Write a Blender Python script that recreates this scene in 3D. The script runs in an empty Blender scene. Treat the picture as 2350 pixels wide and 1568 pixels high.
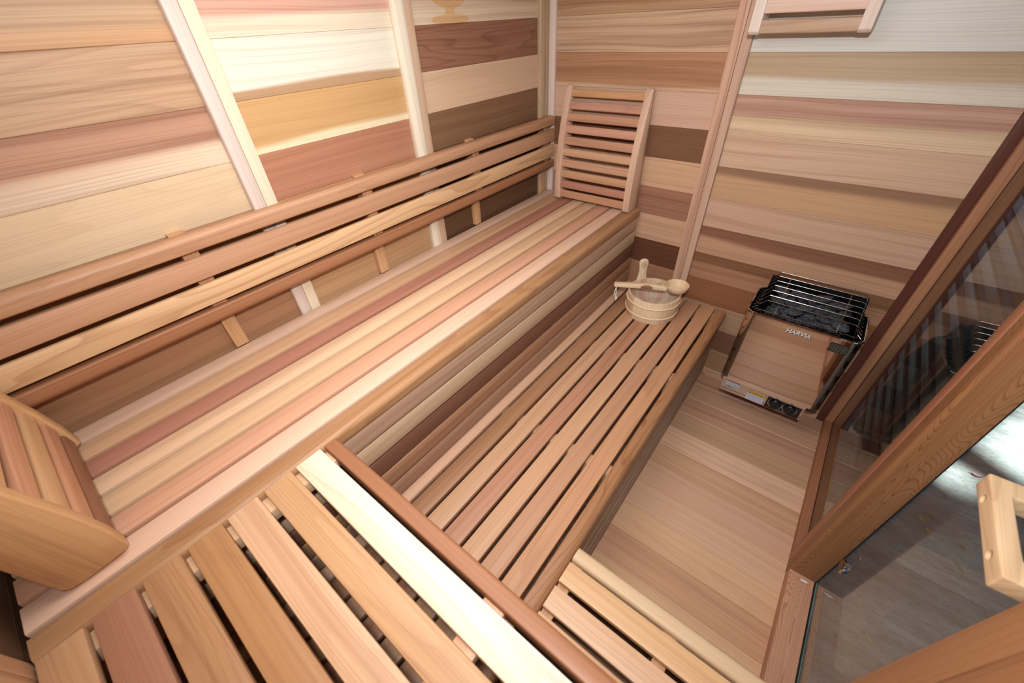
import bpy, bmesh, math, random
from mathutils import Vector, Matrix
from mathutils import noise as mnoise

random.seed(11)
sc = bpy.context.scene
C = sc.collection
PI = math.pi

# ------------------------------------------------------------------ camera
cd = bpy.data.cameras.new('camera')
cam = bpy.data.objects.new('camera', cd)
C.objects.link(cam)
sc.camera = cam
CP = Vector((1.4588, -2.1515, 1.8))
RW = [(0.7813985558549548, 0.6223484072639692, -0.04581219143188653),
      (0.36752684866213264, -0.5182966824809416, -0.7721998215758223),
      (-0.5043216358835627, 0.5865586150635338, -0.6337260280866459)]
# rows: camera right, camera down, camera forward (in world axes)
cam.matrix_world = Matrix((
    (RW[0][0], -RW[1][0], -RW[2][0], CP.x),
    (RW[0][1], -RW[1][1], -RW[2][1], CP.y),
    (RW[0][2], -RW[1][2], -RW[2][2], CP.z),
    (0, 0, 0, 1)))
cd.sensor_width = 36.0
cd.lens = 36.0 * 910.99 / 2350.0
cd.shift_x = (1175 - 1167.2) / 2350.0
cd.shift_y = (786.74 - 784) / 2350.0
cd.clip_start = 0.02
cd.dof.use_dof = True
cd.dof.focus_distance = 2.0
cd.dof.aperture_fstop = 3.2

# ------------------------------------------------------------------ light
w = bpy.data.worlds.new('outdoor_sky')
sc.world = w
w.use_nodes = True
w.node_tree.nodes['Background'].inputs[0].default_value = (0.50, 0.76, 1.0, 1)
w.node_tree.nodes['Background'].inputs[1].default_value = 0.9

sun = bpy.data.lights.new('sun', 'SUN')
sun.energy = 20.0
sun.angle = math.radians(3.5)
sun.color = (1.0, 0.96, 0.9)
sun_o = bpy.data.objects.new('sun', sun)
C.objects.link(sun_o)
SUN_DIR = Vector((-0.25, -0.20, -1.0)).normalized()     # direction the light travels
sun_o.rotation_euler = SUN_DIR.to_track_quat('-Z', 'Y').to_euler()
sun_o.location = (3, 1, 6)

# the photographer's flash above the lens
fl = bpy.data.lights.new('camera_flash', 'SPOT')
fl.energy = 104
fl.spot_size = math.radians(150)
fl.spot_blend = 1.0
fl.shadow_soft_size = 0.035
fl.color = (0.97, 0.985, 1.0)
fl_o = bpy.data.objects.new('camera_flash', fl)
C.objects.link(fl_o)
fl_o.location = (1.4588, -2.17, 2.06)
fl_o.rotation_euler = (Vector((0.50, -0.60, 0.90)) - Vector(fl_o.location)).to_track_quat('-Z', 'Y').to_euler()

# light the flash bounces from the ceiling
ar = bpy.data.lights.new('ceiling_bounce', 'AREA')
ar.shape = 'RECTANGLE'
ar.size = 0.8
ar.size_y = 1.0
ar.energy = 14.5
ar.color = (0.97, 0.985, 1.0)
ar_o = bpy.data.objects.new('ceiling_bounce', ar)
C.objects.link(ar_o)
ar_o.location = (0.78, -1.55, 2.165)

sc.view_settings.view_transform = 'Standard'
sc.view_settings.look = 'None'
sc.view_settings.exposure = 0.0
sc.view_settings.gamma = 1.0
sc.view_settings.use_curve_mapping = False


# ------------------------------------------------------------------ helpers
def lin(c):
    return tuple(((v / 255.0) / 12.92 if v / 255.0 <= 0.04045 else ((v / 255.0 + 0.055) / 1.055) ** 2.4) for v in c)


def calm(c, k=0.15, g=0.96):
    l = 0.3 * c[0] + 0.55 * c[1] + 0.15 * c[2]
    return tuple(g * t * (v + (l - v) * k) for v, t in zip(c, (.98, 1.0, .955)))


class Wood:
    """one board's own look: heartwood / sapwood colours and its grain"""
    def __init__(s, a, b=None, edge=-2.0, soft=0.12, streak=0.5, ring=0.0, cnt=5.0, seed=None, gain=1.0):
        s.a = tuple(v * gain for v in calm(lin(a)))
        s.b = tuple(v * gain for v in calm(lin(b))) if b else s.a
        s.edge, s.soft, s.streak, s.ring, s.cnt = edge, soft, streak, ring, cnt
        s.seed = random.random() if seed is None else seed


PLAIN = Wood((180, 130, 95))


class MB:
    """collects shapes for ONE mesh"""
    def __init__(s):
        s.v, s.f, s.uv, s.vn, s.w, s.mi = [], [], [], [], [], []

    def face(s, idx, uv=None, vn=None, wood=PLAIN, mi=0):
        s.f.append(tuple(idx))
        s.uv.append(uv or [(0, 0)] * len(idx))
        s.vn.append(vn or [(0, 0)] * len(idx))
        s.w.append(wood)
        s.mi.append(mi)

    def prism(s, prof, O, A, B, L, l0, l1, wood=PLAIN, mi=0):
        O, A, B, L = Vector(O), Vector(A), Vector(B), Vector(L)
        area = sum(prof[i][0] * prof[(i + 1) % len(prof)][1] - prof[(i + 1) % len(prof)][0] * prof[i][1] for i in range(len(prof)))
        if (area > 0) != (A.cross(B).dot(L) > 0):
            prof = prof[::-1]
        n = len(prof)
        base = len(s.v)
        amin = min(p[0] for p in prof)
        aw = max(p[0] for p in prof) - amin or 1
        cum = [0]
        for i in range(n):
            p, q = prof[i], prof[(i + 1) % n]
            cum.append(cum[-1] + math.hypot(q[0] - p[0], q[1] - p[1]))
        # start the perimeter at the highest-b point so that seams fall away from the top
        for l in (l0, l1):
            for a, b in prof:
                s.v.append(tuple(O + A * a + B * b + L * l))
        for i in range(n):
            j = (i + 1) % n
            vi, vj = (prof[i][0] - amin) / aw, (prof[j][0] - amin) / aw
            s.face((base + i, base + j, base + n + j, base + n + i),
                   [(l0, cum[i]), (l0, cum[i + 1]), (l1, cum[i + 1]), (l1, cum[i])],
                   [(0, vi), (0, vj), (1, vj), (1, vi)], wood, mi)
        cap = [(p[0] * 0.3, p[1] * 0.3) for p in prof]
        vn = [(0, (p[0] - amin) / aw) for p in prof]
        s.face(tuple(base + i for i in range(n))[::-1], cap[::-1], vn[::-1], wood, mi)
        s.face(tuple(base + n + i for i in range(n)), cap, vn, wood, mi)

    def board(s, lo, hi, axis, wide, wood=PLAIN, r=0.003, rs=None, seg=2, mi=0):
        """box between corners lo, hi; grain along axis; `wide` = axis across the face; rs = radii at (lo,lo),(hi,lo),(hi,hi),(lo,hi) of (wide, third)"""
        ax = 'xyz'.index(axis)
        wi = 'xyz'.index(wide)
        th = 3 - ax - wi
        E = [Vector((1, 0, 0)), Vector((0, 1, 0)), Vector((0, 0, 1))]
        W, T = hi[wi] - lo[wi], hi[th] - lo[th]
        rs = rs or (r, r, r, r)
        prof = rrect(W, T, rs, seg)
        O = Vector((0, 0, 0))
        O[wi] = lo[wi]
        O[th] = lo[th]
        s.prism(prof, O, E[wi], E[th], E[ax], lo[ax], hi[ax], wood, mi)

    def tube(s, pts, r, n=6, wood=PLAIN, closed=False, mi=0, r2=None):
        pts = [Vector(p) for p in pts]
        m = len(pts)
        base = len(s.v)
        up = None
        for i, p in enumerate(pts):
            if closed:
                t = (pts[(i + 1) % m] - pts[i - 1]).normalized()
            else:
                t = (pts[min(i + 1, m - 1)] - pts[max(i - 1, 0)]).normalized()
            if up is None:
                up = t.orthogonal().normalized()
            up = (up - t * up.dot(t))
            if up.length < 1e-6:
                up = t.orthogonal()
            up.normalize()
            sd = t.cross(up)
            for k in range(n):
                a = 2 * PI * k / n
                s.v.append(tuple(p + up * (math.cos(a) * r) + sd * (math.sin(a) * (r2 or r))))
        for i in range(m if closed else m - 1):
            for k in range(n):
                a, b = base + i * n + k, base + i * n + (k + 1) % n
                c, d = base + ((i + 1) % m) * n + (k + 1) % n, base + ((i + 1) % m) * n + k
                s.face((a, b, c, d), [(i * .02, k * .004), (i * .02, k * .004 + .004), (i * .02 + .02, k * .004 + .004), (i * .02 + .02, k * .004)], None, wood, mi)
        if not closed:
            s.face([base + k for k in range(n)][::-1], None, None, wood, mi)
            s.face([base + (m - 1) * n + k for k in range(n)], None, None, wood, mi)

    def lathe(s, prof, O, X, Y, Z, n=32, wood=PLAIN, mi=0, woodf=None, cap=True, sx=1.0, sy=1.0):
        """prof: list of (radius, height); axes X,Y,Z"""
        O, X, Y, Z = Vector(O), Vector(X), Vector(Y), Vector(Z)
        base = len(s.v)
        for (r, h) in prof:
            for k in range(n):
                a = 2 * PI * k / n
                s.v.append(tuple(O + X * (math.cos(a) * r * sx) + Y * (math.sin(a) * r * sy) + Z * h))
        for i in range(len(prof) - 1):
            for k in range(n):
                k2 = (k + 1) % n
                wd = woodf(k) if woodf else wood
                q = (base + i * n + k, base + i * n + k2, base + (i + 1) * n + k2, base + (i + 1) * n + k)
                r = prof[i][0]
                u0, u1 = prof[i][1], prof[i + 1][1]
                a0, a1 = 2 * PI * k / n * 0.13, 2 * PI * (k + 1) / n * 0.13
                s.face(q, [(u0, a0), (u0, a1), (u1, a1), (u1, a0)], None, wd, mi)
        if cap:
            s.face([base + k for k in range(n)][::-1], None, None, wood, mi)
            s.face([base + (len(prof) - 1) * n + k for k in range(n)], None, None, wood, mi)

    def poly(s, pts, D, wood=PLAIN, bev=0.0, gu=None, gv=None, mi=0, seg=2):
        """flat outline pts (world) extruded by vector D, edges bevelled; gu, gv = grain axes for the uv"""
        bm = bmesh.new()
        vs = [bm.verts.new(p) for p in pts]
        f = bm.faces.new(vs)
        r = bmesh.ops.extrude_face_region(bm, geom=[f])
        bmesh.ops.translate(bm, verts=[e for e in r['geom'] if isinstance(e, bmesh.types.BMVert)], vec=Vector(D))
        bmesh.ops.recalc_face_normals(bm, faces=bm.faces[:])
        if bev > 0:
            bmesh.ops.bevel(bm, geom=bm.edges[:], offset=bev, segments=seg, affect='EDGES', profile=0.5, clamp_overlap=True)
        s.add_bm(bm, wood, gu, gv, mi)

    def add_bm(s, bm, wood=PLAIN, gu=None, gv=None, mi=0):
        bm.normal_update()
        gu = Vector(gu or (1, 0, 0))
        gv = Vector(gv or (0, 1, 0))
        gw = gu.cross(gv)
        base = len(s.v)
        bm.verts.index_update()
        for v in bm.verts:
            s.v.append(tuple(v.co))
        for f in bm.faces:
            uv = []
            for v in f.verts:
                uv.append((v.co.dot(gu), v.co.dot(gv) + v.co.dot(gw)))
            s.face([base + v.index for v in f.verts], uv, None, wood, mi)
        bm.free()

    def build(s, name, mats, parent=None, smooth=True, angle=34):
        off = Vector((0, 0, 0))
        p = parent
        while p is not None:
            off += Vector(p.location)
            p = p.parent
        me = bpy.data.meshes.new(name)
        me.from_pydata([tuple(Vector(v) - off) for v in s.v], [], s.f)
        if not isinstance(mats, (list, tuple)):
            mats = [mats]
        for m in mats:
            me.materials.append(m)
        uvl = me.uv_layers.new(name='grain')
        vnl = me.uv_layers.new(name='across')
        k = 0
        ud, vd = [], []
        for a, b in zip(s.uv, s.vn):
            for q in a:
                ud += [q[0], q[1]]
            for q in b:
                vd += [q[0], q[1]]
        uvl.data.foreach_set('uv', ud)
        vnl.data.foreach_set('uv', vd)
        me.polygons.foreach_set('material_index', s.mi)
        for nm, fn in (('colA', lambda q: q.a + (1,)), ('colB', lambda q: q.b + (1,)),
                       ('prm', lambda q: (q.seed, q.edge, q.soft, 1)), ('prm2', lambda q: (q.streak, q.ring, q.cnt, 1))):
            at = me.attributes.new(nm, 'FLOAT_COLOR', 'FACE')
            d = []
            for q in s.w:
                d += list(fn(q))
            at.data.foreach_set('color', d)
        if smooth:
            me.polygons.foreach_set('use_smooth', [True] * len(me.polygons))
            me.set_sharp_from_angle(angle=math.radians(angle))
        me.update()
        o = bpy.data.objects.new(name, me)
        C.objects.link(o)
        if parent is not None:
            o.parent = parent
        return o


def rrect(W, T, rs, seg=2):
    pts = []
    cs = [(0, 0, 1, 1, PI), (W, 0, -1, 1, 1.5 * PI), (W, T, -1, -1, 0), (0, T, 1, -1, .5 * PI)]
    for (x, y, sx, sy, a0), r in zip(cs, rs):
        if r <= 0:
            pts.append((x, y))
            continue
        cx, cy = x + sx * r, y + sy * r
        sg = max(seg, int(r / 0.004))
        for i in range(sg + 1):
            a = a0 + 0.5 * PI * i / sg
            pts.append((cx + math.cos(a) * r, cy + math.sin(a) * r))
    return pts


def thing(name, label, cat, loc=(0, 0, 0), group=None):
    o = bpy.data.objects.new(name, None)
    C.objects.link(o)
    o.location = loc
    o.empty_display_size = 0.05
    o['label'] = label
    o['category'] = cat
    if group:
        o['group'] = group
    bpy.context.view_layer.update()
    return o


def tag(o, label, cat, group=None):
    o['label'] = label
    o['category'] = cat
    if group:
        o['group'] = group
    return o


def struct(o):
    o['kind'] = 'structure'
    return o


# ------------------------------------------------------------------ materials
def nodes(name):
    m = bpy.data.materials.new(name)
    m.use_nodes = True
    nt = m.node_tree
    return m, nt, nt.nodes, nt.links, nt.nodes['Principled BSDF']


def wood_material(name, rough=0.42, hourglass=False, spec=0.35):
    m, nt, N, L, P = nodes(name)

    def attr(nm):
        a = N.new('ShaderNodeAttribute')
        a.attribute_name = nm
        return a

    def math_(op, a, b=None, clamp=False):
        q = N.new('ShaderNodeMath')
        q.operation = op
        q.use_clamp = clamp
        for i, x in enumerate((a, b)):
            if x is None:
                continue
            if isinstance(x, (int, float)):
                q.inputs[i].default_value = x
            else:
                L.new(x, q.inputs[i])
        return q.outputs[0]

    def mix(fac, a, b, mode='MIX'):
        q = N.new('ShaderNodeMix')
        q.data_type = 'RGBA'
        q.blend_type = mode
        for sock, x in ((q.inputs[0], fac), (q.inputs[6], a), (q.inputs[7], b)):
            if isinstance(x, (int, float)):
                sock.default_value = x
            elif isinstance(x, tuple):
                sock.default_value = x
            else:
                L.new(x, sock)
        return q.outputs[2]

    def sep(x):
        q = N.new('ShaderNodeSeparateXYZ')
        L.new(x, q.inputs[0])
        return q.outputs

    def comb(x, y, z):
        q = N.new('ShaderNodeCombineXYZ')
        for i, t in enumerate((x, y, z)):
            if isinstance(t, (int, float)):
                q.inputs[i].default_value = t
            else:
                L.new(t, q.inputs[i])
        return q.outputs[0]

    def noise(vec, scale, detail=2.0, rough_=0.5):
        q = N.new('ShaderNodeTexNoise')
        q.inputs['Scale'].default_value = scale
        q.inputs['Detail'].default_value = detail
        q.inputs['Roughness'].default_value = rough_
        L.new(vec, q.inputs['Vector'])
        return q.outputs['Fac']

    def smooth(x, a, b):
        q = N.new('ShaderNodeMapRange')
        q.interpolation_type = 'SMOOTHSTEP'
        for i, t in enumerate((x, a, b)):
            if isinstance(t, (int, float)):
                q.inputs[i].default_value = t
            else:
                L.new(t, q.inputs[i])
        return q.outputs[0]

    uv = N.new('ShaderNodeUVMap')
    uv.uv_map = 'grain'
    ac = N.new('ShaderNodeUVMap')
    ac.uv_map = 'across'
    u, v, _ = sep(uv.outputs[0])
    vn = sep(ac.outputs[0])[1]
    seed, edge, soft = sep(attr('prm').outputs['Vector'])
    streak, ring, cnt = sep(attr('prm2').outputs['Vector'])
    s1 = math_('MULTIPLY', seed, 37.0)
    s2 = math_('MULTIPLY', seed, 91.0)
    uu = math_('ADD', u, s1)
    # broad wander of the grain along the board
    wander = noise(comb(math_('MULTIPLY', uu, 1.3), math_('MULTIPLY', v, 3.0), s2), 1.0, 1.0)
    vw = math_('ADD', v, math_('MULTIPLY', math_('SUBTRACT', wander, 0.5), 0.05))
    broad = noise(comb(math_('MULTIPLY', uu, 0.7), math_('MULTIPLY', vw, 40.0), s2), 1.0, 2.0)
    mid = noise(comb(math_('MULTIPLY', uu, 1.2), math_('MULTIPLY', vw, 250.0), s2), 1.0, 2.0)
    fine = noise(comb(math_('MULTIPLY', uu, 9.0), math_('MULTIPLY', v, 900.0), s2), 1.0, 2.0)
    # heartwood to sapwood
    vv = math_('ADD', vn, math_('MULTIPLY', math_('SUBTRACT', broad, 0.5), 0.16))
    vv = math_('ADD', vv, math_('MULTIPLY', math_('SUBTRACT', wander, 0.5), 0.35))
    f = smooth(vv, math_('SUBTRACT', edge, soft), math_('ADD', edge, soft))
    colB = attr('colB').outputs['Color']
    colA = attr('colA').outputs['Color']
    base = mix(f, colB, colA)
    # streaks
    st = smooth(broad, 0.46, 0.68)
    base = mix(math_('MULTIPLY', math_('MULTIPLY', st, streak), 0.8), base, (0.66, 0.56, 0.50, 1), 'MULTIPLY')
    lt = smooth(broad, 0.50, 0.30)
    base = mix(math_('MULTIPLY', math_('MULTIPLY', lt, streak), 0.5), base, (1.18, 1.16, 1.12, 1), 'MULTIPLY')
    ml = smooth(mid, 0.47, 0.68)
    base = mix(math_('MULTIPLY', ml, math_('ADD', 0.22, math_('MULTIPLY', streak, 0.38))), base, (0.70, 0.58, 0.52, 1), 'MULTIPLY')
    # cathedral rings
    n2 = noise(comb(math_('MULTIPLY', uu, 0.9), math_('MULTIPLY', v, 8.0), s2), 1.0, 1.5)
    rr_ = math_('FRACT', math_('MULTIPLY', n2, math_('MULTIPLY', cnt, 4.0)))
    rl = smooth(rr_, 0.55, 0.97)
    rl = math_('MULTIPLY', rl, smooth(rr_, 1.0, 0.96))
    base = mix(math_('MULTIPLY', rl, ring), base, (0.55, 0.40, 0.30, 1), 'MULTIPLY')
    base = mix(math_('MULTIPLY', math_('SUBTRACT', fine, 0.35), 0.35, True), base, (0.72, 0.64, 0.58, 1), 'MULTIPLY')
    if hourglass:
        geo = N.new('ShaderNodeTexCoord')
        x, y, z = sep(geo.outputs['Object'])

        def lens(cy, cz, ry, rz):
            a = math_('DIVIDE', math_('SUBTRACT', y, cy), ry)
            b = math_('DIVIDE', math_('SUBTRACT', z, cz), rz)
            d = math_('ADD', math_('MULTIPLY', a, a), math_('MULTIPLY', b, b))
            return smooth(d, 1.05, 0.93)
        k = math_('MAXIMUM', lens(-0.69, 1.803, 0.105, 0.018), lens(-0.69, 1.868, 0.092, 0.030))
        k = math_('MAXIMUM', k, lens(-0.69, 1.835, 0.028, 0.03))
        base = mix(math_('MULTIPLY', k, 0.9), base, (0.95, 0.74, 0.48, 1), 'MULTIPLY')  # hourglass-shaped orange tint multiplied into the top board
    L.new(base, P.inputs['Base Color'])
    ro = N.new('ShaderNodeMapRange')
    L.new(mid, ro.inputs[0])
    ro.inputs[3].default_value = rough - 0.06
    ro.inputs[4].default_value = rough + 0.10
    L.new(ro.outputs[0], P.inputs['Roughness'])
    P.inputs['Specular IOR Level'].default_value = spec
    bp = N.new('ShaderNodeBump')
    bp.inputs['Strength'].default_value = 0.12
    bp.inputs['Distance'].default_value = 0.002
    L.new(math_('ADD', math_('MULTIPLY', mid, 0.6), math_('MULTIPLY', fine, 0.4)), bp.inputs['Height'])
    L.new(bp.outputs[0], P.inputs['Normal'])
    return m


def plain(name, col, rough=0.5, metal=0.0, spec=0.5, vary=0.0, scale=40):
    m, nt, N, L, P = nodes(name)
    c = lin(col) + (1,)
    P.inputs['Base Color'].default_value = c
    P.inputs['Roughness'].default_value = rough
    P.inputs['Metallic'].default_value = metal
    P.inputs['Specular IOR Level'].default_value = spec
    if vary:
        tc = N.new('ShaderNodeTexCoord')
        nz = N.new('ShaderNodeTexNoise')
        nz.inputs['Scale'].default_value = scale
        nz.inputs['Detail'].default_value = 4
        L.new(tc.outputs['Object'], nz.inputs['Vector'])
        mx = N.new('ShaderNodeMix')
        mx.data_type = 'RGBA'
        mx.inputs[6].default_value = tuple(v * (1 - vary) for v in c[:3]) + (1,)
        mx.inputs[7].default_value = tuple(min(1, v * (1 + vary)) for v in c[:3]) + (1,)
        L.new(nz.outputs['Fac'], mx.inputs[0])
        L.new(mx.outputs[2], P.inputs['Base Color'])
    return m


WOOD = wood_material('cedar', 0.42)
WALLW = wood_material('cedar_wall', 0.40)
WALLS = wood_material('cedar_wall_hourglass', 0.40, hourglass=True)
PINE = wood_material('pine', 0.45)
STEEL = plain('polished_steel', (205, 196, 190), 0.05, 1.0)
WIRE = plain('steel_wire', (190, 178, 168), 0.24, 1.0)
BLACK = plain('black_plastic', (14, 15, 18), 0.35)
BLACKIN = plain('dark_steel_liner', (20, 26, 34), 0.35, 0.6)
WHITEL = plain('white_label', (205, 210, 222), 0.5)
YELLOW = plain('yellow_label', (225, 175, 25), 0.5)
RED = plain('red_label', (170, 30, 25), 0.5)
INK = plain('grey_print', (105, 110, 125), 0.6)
INKD = plain('dark_print', (30, 30, 32), 0.6)
SILVERINK = plain('pale_print', (150, 140, 130), 0.5)
GASKET = plain('black_gasket', (12, 14, 16), 0.6)
ROPE = plain('cotton_cord', (235, 225, 212), 0.8, vary=0.1, scale=300)
BURNT = plain('burnt_mark', (150, 100, 50), 0.7)
PAPER = plain('white_curl', (235, 232, 228), 0.6)


def glass_material(name, col, rough=0.0):
    m, nt, N, L, P = nodes(name)
    P.inputs['Base Color'].default_value = col
    P.inputs['Roughness'].default_value = rough
    P.inputs['Transmission Weight'].default_value = 1.0
    P.inputs['IOR'].default_value = 1.52
    return m


GLASS = glass_material('window_glass', (0.72, 0.74, 0.73, 1))
DGLASS = glass_material('door_glass', (0.90, 0.97, 0.965, 1))
LINER = plain('clear_plastic_liner', (236, 226, 218), 0.12)
LINER.node_tree.nodes['Principled BSDF'].inputs['Alpha'].default_value = 0.16


def stone_material():
    m, nt, N, L, P = nodes('dark_stone')
    tc = N.new('ShaderNodeTexCoord')
    oi = N.new('ShaderNodeObjectInfo')
    nz = N.new('ShaderNodeTexNoise')
    nz.inputs['Scale'].default_value = 260
    nz.inputs['Detail'].default_value = 3
    L.new(tc.outputs['Object'], nz.inputs['Vector'])
    cr = N.new('ShaderNodeValToRGB')
    cr.color_ramp.elements[0].position = 0.42
    cr.color_ramp.elements[0].color = lin((28, 31, 36)) + (1,)
    cr.color_ramp.elements[1].position = 0.78
    cr.color_ramp.elements[1].color = lin((140, 143, 148)) + (1,)
    e = cr.color_ramp.elements.new(0.58)
    e.color = lin((60, 64, 70)) + (1,)
    L.new(nz.outputs['Fac'], cr.inputs[0])
    L.new(cr.outputs[0], P.inputs['Base Color'])
    P.inputs['Roughness'].default_value = 0.75
    bp = N.new('ShaderNodeBump')
    bp.inputs['Strength'].default_value = 0.5
    bp.inputs['Distance'].default_value = 0.003
    L.new(nz.outputs['Fac'], bp.inputs['Height'])
    L.new(bp.outputs[0], P.inputs['Normal'])
    return m


STONE = stone_material()


def concrete_material():
    m, nt, N, L, P = nodes('weathered_concrete')
    tc = N.new('ShaderNodeTexCoord')

    def noise(sc_, det, st=(1, 1, 1)):
        mp = N.new('ShaderNodeMapping')
        mp.inputs['Scale'].default_value = st
        mp.inputs['Rotation'].default_value = (0, 0, 0.5)
        L.new(tc.outputs['Object'], mp.inputs[0])
        n = N.new('ShaderNodeTexNoise')
        n.inputs['Scale'].default_value = sc_
        n.inputs['Detail'].default_value = det
        n.inputs['Roughness'].default_value = 0.65
        L.new(mp.outputs[0], n.inputs['Vector'])
        return n.outputs['Fac']
    a = noise(3.0, 6, (1, 3, 1))
    b = noise(45, 3, (1, 3, 1))
    cr = N.new('ShaderNodeValToRGB')
    cr.color_ramp.elements[0].position = 0.32
    cr.color_ramp.elements[0].color = lin((106, 118, 122)) + (1,)
    cr.color_ramp.elements[1].position = 0.72
    cr.color_ramp.elements[1].color = lin((176, 188, 188)) + (1,)
    L.new(a, cr.inputs[0])
    cr2 = N.new('ShaderNodeValToRGB')
    cr2.color_ramp.elements[0].position = 0.30
    cr2.color_ramp.elements[0].color = (0.45, 0.40, 0.35, 1)
    cr2.color_ramp.elements[1].position = 0.48
    cr2.color_ramp.elements[1].color = (1, 1, 1, 1)
    L.new(b, cr2.inputs[0])
    mx = N.new('ShaderNodeMix')
    mx.data_type = 'RGBA'
    mx.blend_type = 'MULTIPLY'
    mx.inputs[0].default_value = 0.8
    L.new(cr.outputs[0], mx.inputs[6])
    L.new(cr2.outputs[0], mx.inputs[7])
    L.new(mx.outputs[2], P.inputs['Base Color'])
    P.inputs['Roughness'].default_value = 0.85
    bp = N.new('ShaderNodeBump')
    bp.inputs['Strength'].default_value = 0.3
    bp.inputs['Distance'].default_value = 0.004
    L.new(b, bp.inputs['Height'])
    L.new(bp.outputs[0], P.inputs['Normal'])
    return m


CONC = concrete_material()


def leaf_material(name, col, col2):
    m, nt, N, L, P = nodes(name)
    tc = N.new('ShaderNodeTexCoord')
    nz = N.new('ShaderNodeTexNoise')
    nz.inputs['Scale'].default_value = 120
    nz.inputs['Detail'].default_value = 3
    L.new(tc.outputs['Object'], nz.inputs['Vector'])
    mx = N.new('ShaderNodeMix')
    mx.data_type = 'RGBA'
    mx.inputs[6].default_value = lin(col) + (1,)
    mx.inputs[7].default_value = lin(col2) + (1,)
    L.new(nz.outputs['Fac'], mx.inputs[0])
    L.new(mx.outputs[2], P.inputs['Base Color'])
    P.inputs['Roughness'].default_value = 0.5
    return m


# ------------------------------------------------------------------ room shell
SEAM0, PITCH = 0.045, 0.1455          # board seams on the walls
ZTOP = 2.18
YN = -2.587                           # near wall
XR = 1.868                            # right wall
TAN = (200, 152, 112)

# board looks, from the board above seam 1.791 downwards
P1 = [Wood((206, 164, 124), (212, 158, 108), .22, .2, streak=.5), Wood((204, 160, 122), streak=.75, ring=.25, cnt=3),
      Wood((196, 142, 112), (236, 205, 176), .42, .16, streak=.8), Wood((234, 198, 158), streak=.15, ring=.1, cnt=2)]
P2 = [Wood((226, 168, 146), (240, 218, 190), .34, .08, streak=.5), Wood((244, 230, 212), (196, 152, 110), .13, .04, streak=.25),
      Wood((206, 156, 94), (234, 210, 170), .17, .07, streak=.3), Wood((188, 124, 92), streak=.4)]
P3 = [Wood((192, 146, 120), (226, 198, 168), .50, .10, streak=.5), Wood((158, 106, 80), streak=.5, ring=.45, cnt=4),
      Wood((224, 184, 150), streak=.2), Wood((140, 100, 68), streak=.45)]
for q_ in P1 + P2[:2]:
    q_.a = tuple(v * .90 for v in q_.a)
    q_.b = tuple(v * .90 for v in q_.b)
LOW1 = [Wood((182, 132, 92), streak=.5), Wood((178, 126, 86), streak=.6), Wood((176, 124, 88), streak=.6)]
LOW2 = [Wood((196, 142, 88), streak=.5), Wood((204, 156, 108), streak=.5), Wood((196, 150, 108), streak=.5)]
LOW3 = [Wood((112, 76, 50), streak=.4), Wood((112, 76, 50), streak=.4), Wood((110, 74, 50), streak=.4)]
B1 = [Wood((200, 154, 114), streak=1.0), Wood((212, 172, 138), streak=1.0), Wood((190, 136, 96), (222, 184, 150), .10, .05, streak=.6),
      Wood((220, 176, 150), streak=.3), Wood((134, 90, 60), streak=.4), Wood((220, 172, 134), streak=.2, ring=.3, cnt=2),
      Wood((172, 118, 92), streak=.6), Wood((214, 166, 130), streak=.4), Wood((112, 66, 42), streak=.4),
      Wood((176, 122, 86), streak=.4), Wood((196, 140, 106), streak=.4), Wood((150, 100, 70), streak=.4), Wood((160, 110, 80), streak=.4)]
B2 = [Wood((222, 220, 216), streak=.15), Wood((222, 219, 214), streak=.15), Wood((196, 166, 130), (226, 214, 198), .44, .10, streak=.3),
      Wood((208, 160, 138), (228, 196, 160), .52, .10, streak=.7), Wood((220, 180, 150), streak=.45),
      Wood((158, 116, 86), (212, 164, 120), .76, .12, streak=.25), Wood((214, 170, 142), streak=.45),
      Wood((148, 98, 72), (204, 154, 120), .58, .10, streak=.6), Wood((138, 92, 62), (184, 132, 98), .62, .10, streak=.8),
      Wood((156, 98, 58), streak=.3), Wood((186, 144, 114), streak=.4), Wood((138, 90, 68), streak=.4), Wood((176, 134, 96), streak=.3)]


def board_rows():
    zs = [SEAM0 + PITCH * k for k in range(-1, 15)]
    return [(max(0, a), min(ZTOP, b)) for a, b in zip(zs, zs[1:])]


def rnd_wood(base=None):
    base = base or random.choice([(200, 152, 112), (214, 170, 132), (170, 118, 86), (220, 182, 146), (186, 132, 92), (150, 100, 72)])
    k = random.uniform(.94, 1.05)
    return Wood(tuple(min(255, c * k) for c in base), streak=random.uniform(.2, .7))


def wall_panels(name, mat, spans, axis, face, thick, looks):
    """planked wall made of panels; axis = running axis, face = position of the visible surface, thick = signed thickness behind it"""
    mb = MB()
    for (a0, a1), look in zip(spans, looks):
        for (z0, z1) in board_rows():
            k = int(round((1.791 - (z0 if z0 > 0.01 else SEAM0 - PITCH)) / PITCH))
            if look and 0 <= k < len(look):
                wd = look[k]
            else:
                wd = rnd_wood()
            lo, hi = [0, 0, z0 + .0002], [0, 0, z1 - .0002]
            i = 'xyz'.index(axis)
            j = 1 - i
            lo[i], hi[i] = a0, a1
            lo[j], hi[j] = min(face, face + thick), max(face, face + thick)
            mb.board(lo, hi, axis, 'z', wd, r=.0012, seg=1)
    # sheathing behind the planks
    i = 'xyz'.index(axis)
    lo, hi = [0, 0, 0], [0, 0, ZTOP]
    lo[i], hi[i] = spans[0][0], spans[-1][1]
    t0, t1 = face + thick, face + thick * 1.6
    lo[1 - i], hi[1 - i] = min(t0, t1), max(t0, t1)
    mb.board(lo, hi, axis, 'z', Wood((150, 110, 80)), r=.001, seg=1)
    return struct(mb.build(name, mat))


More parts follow.
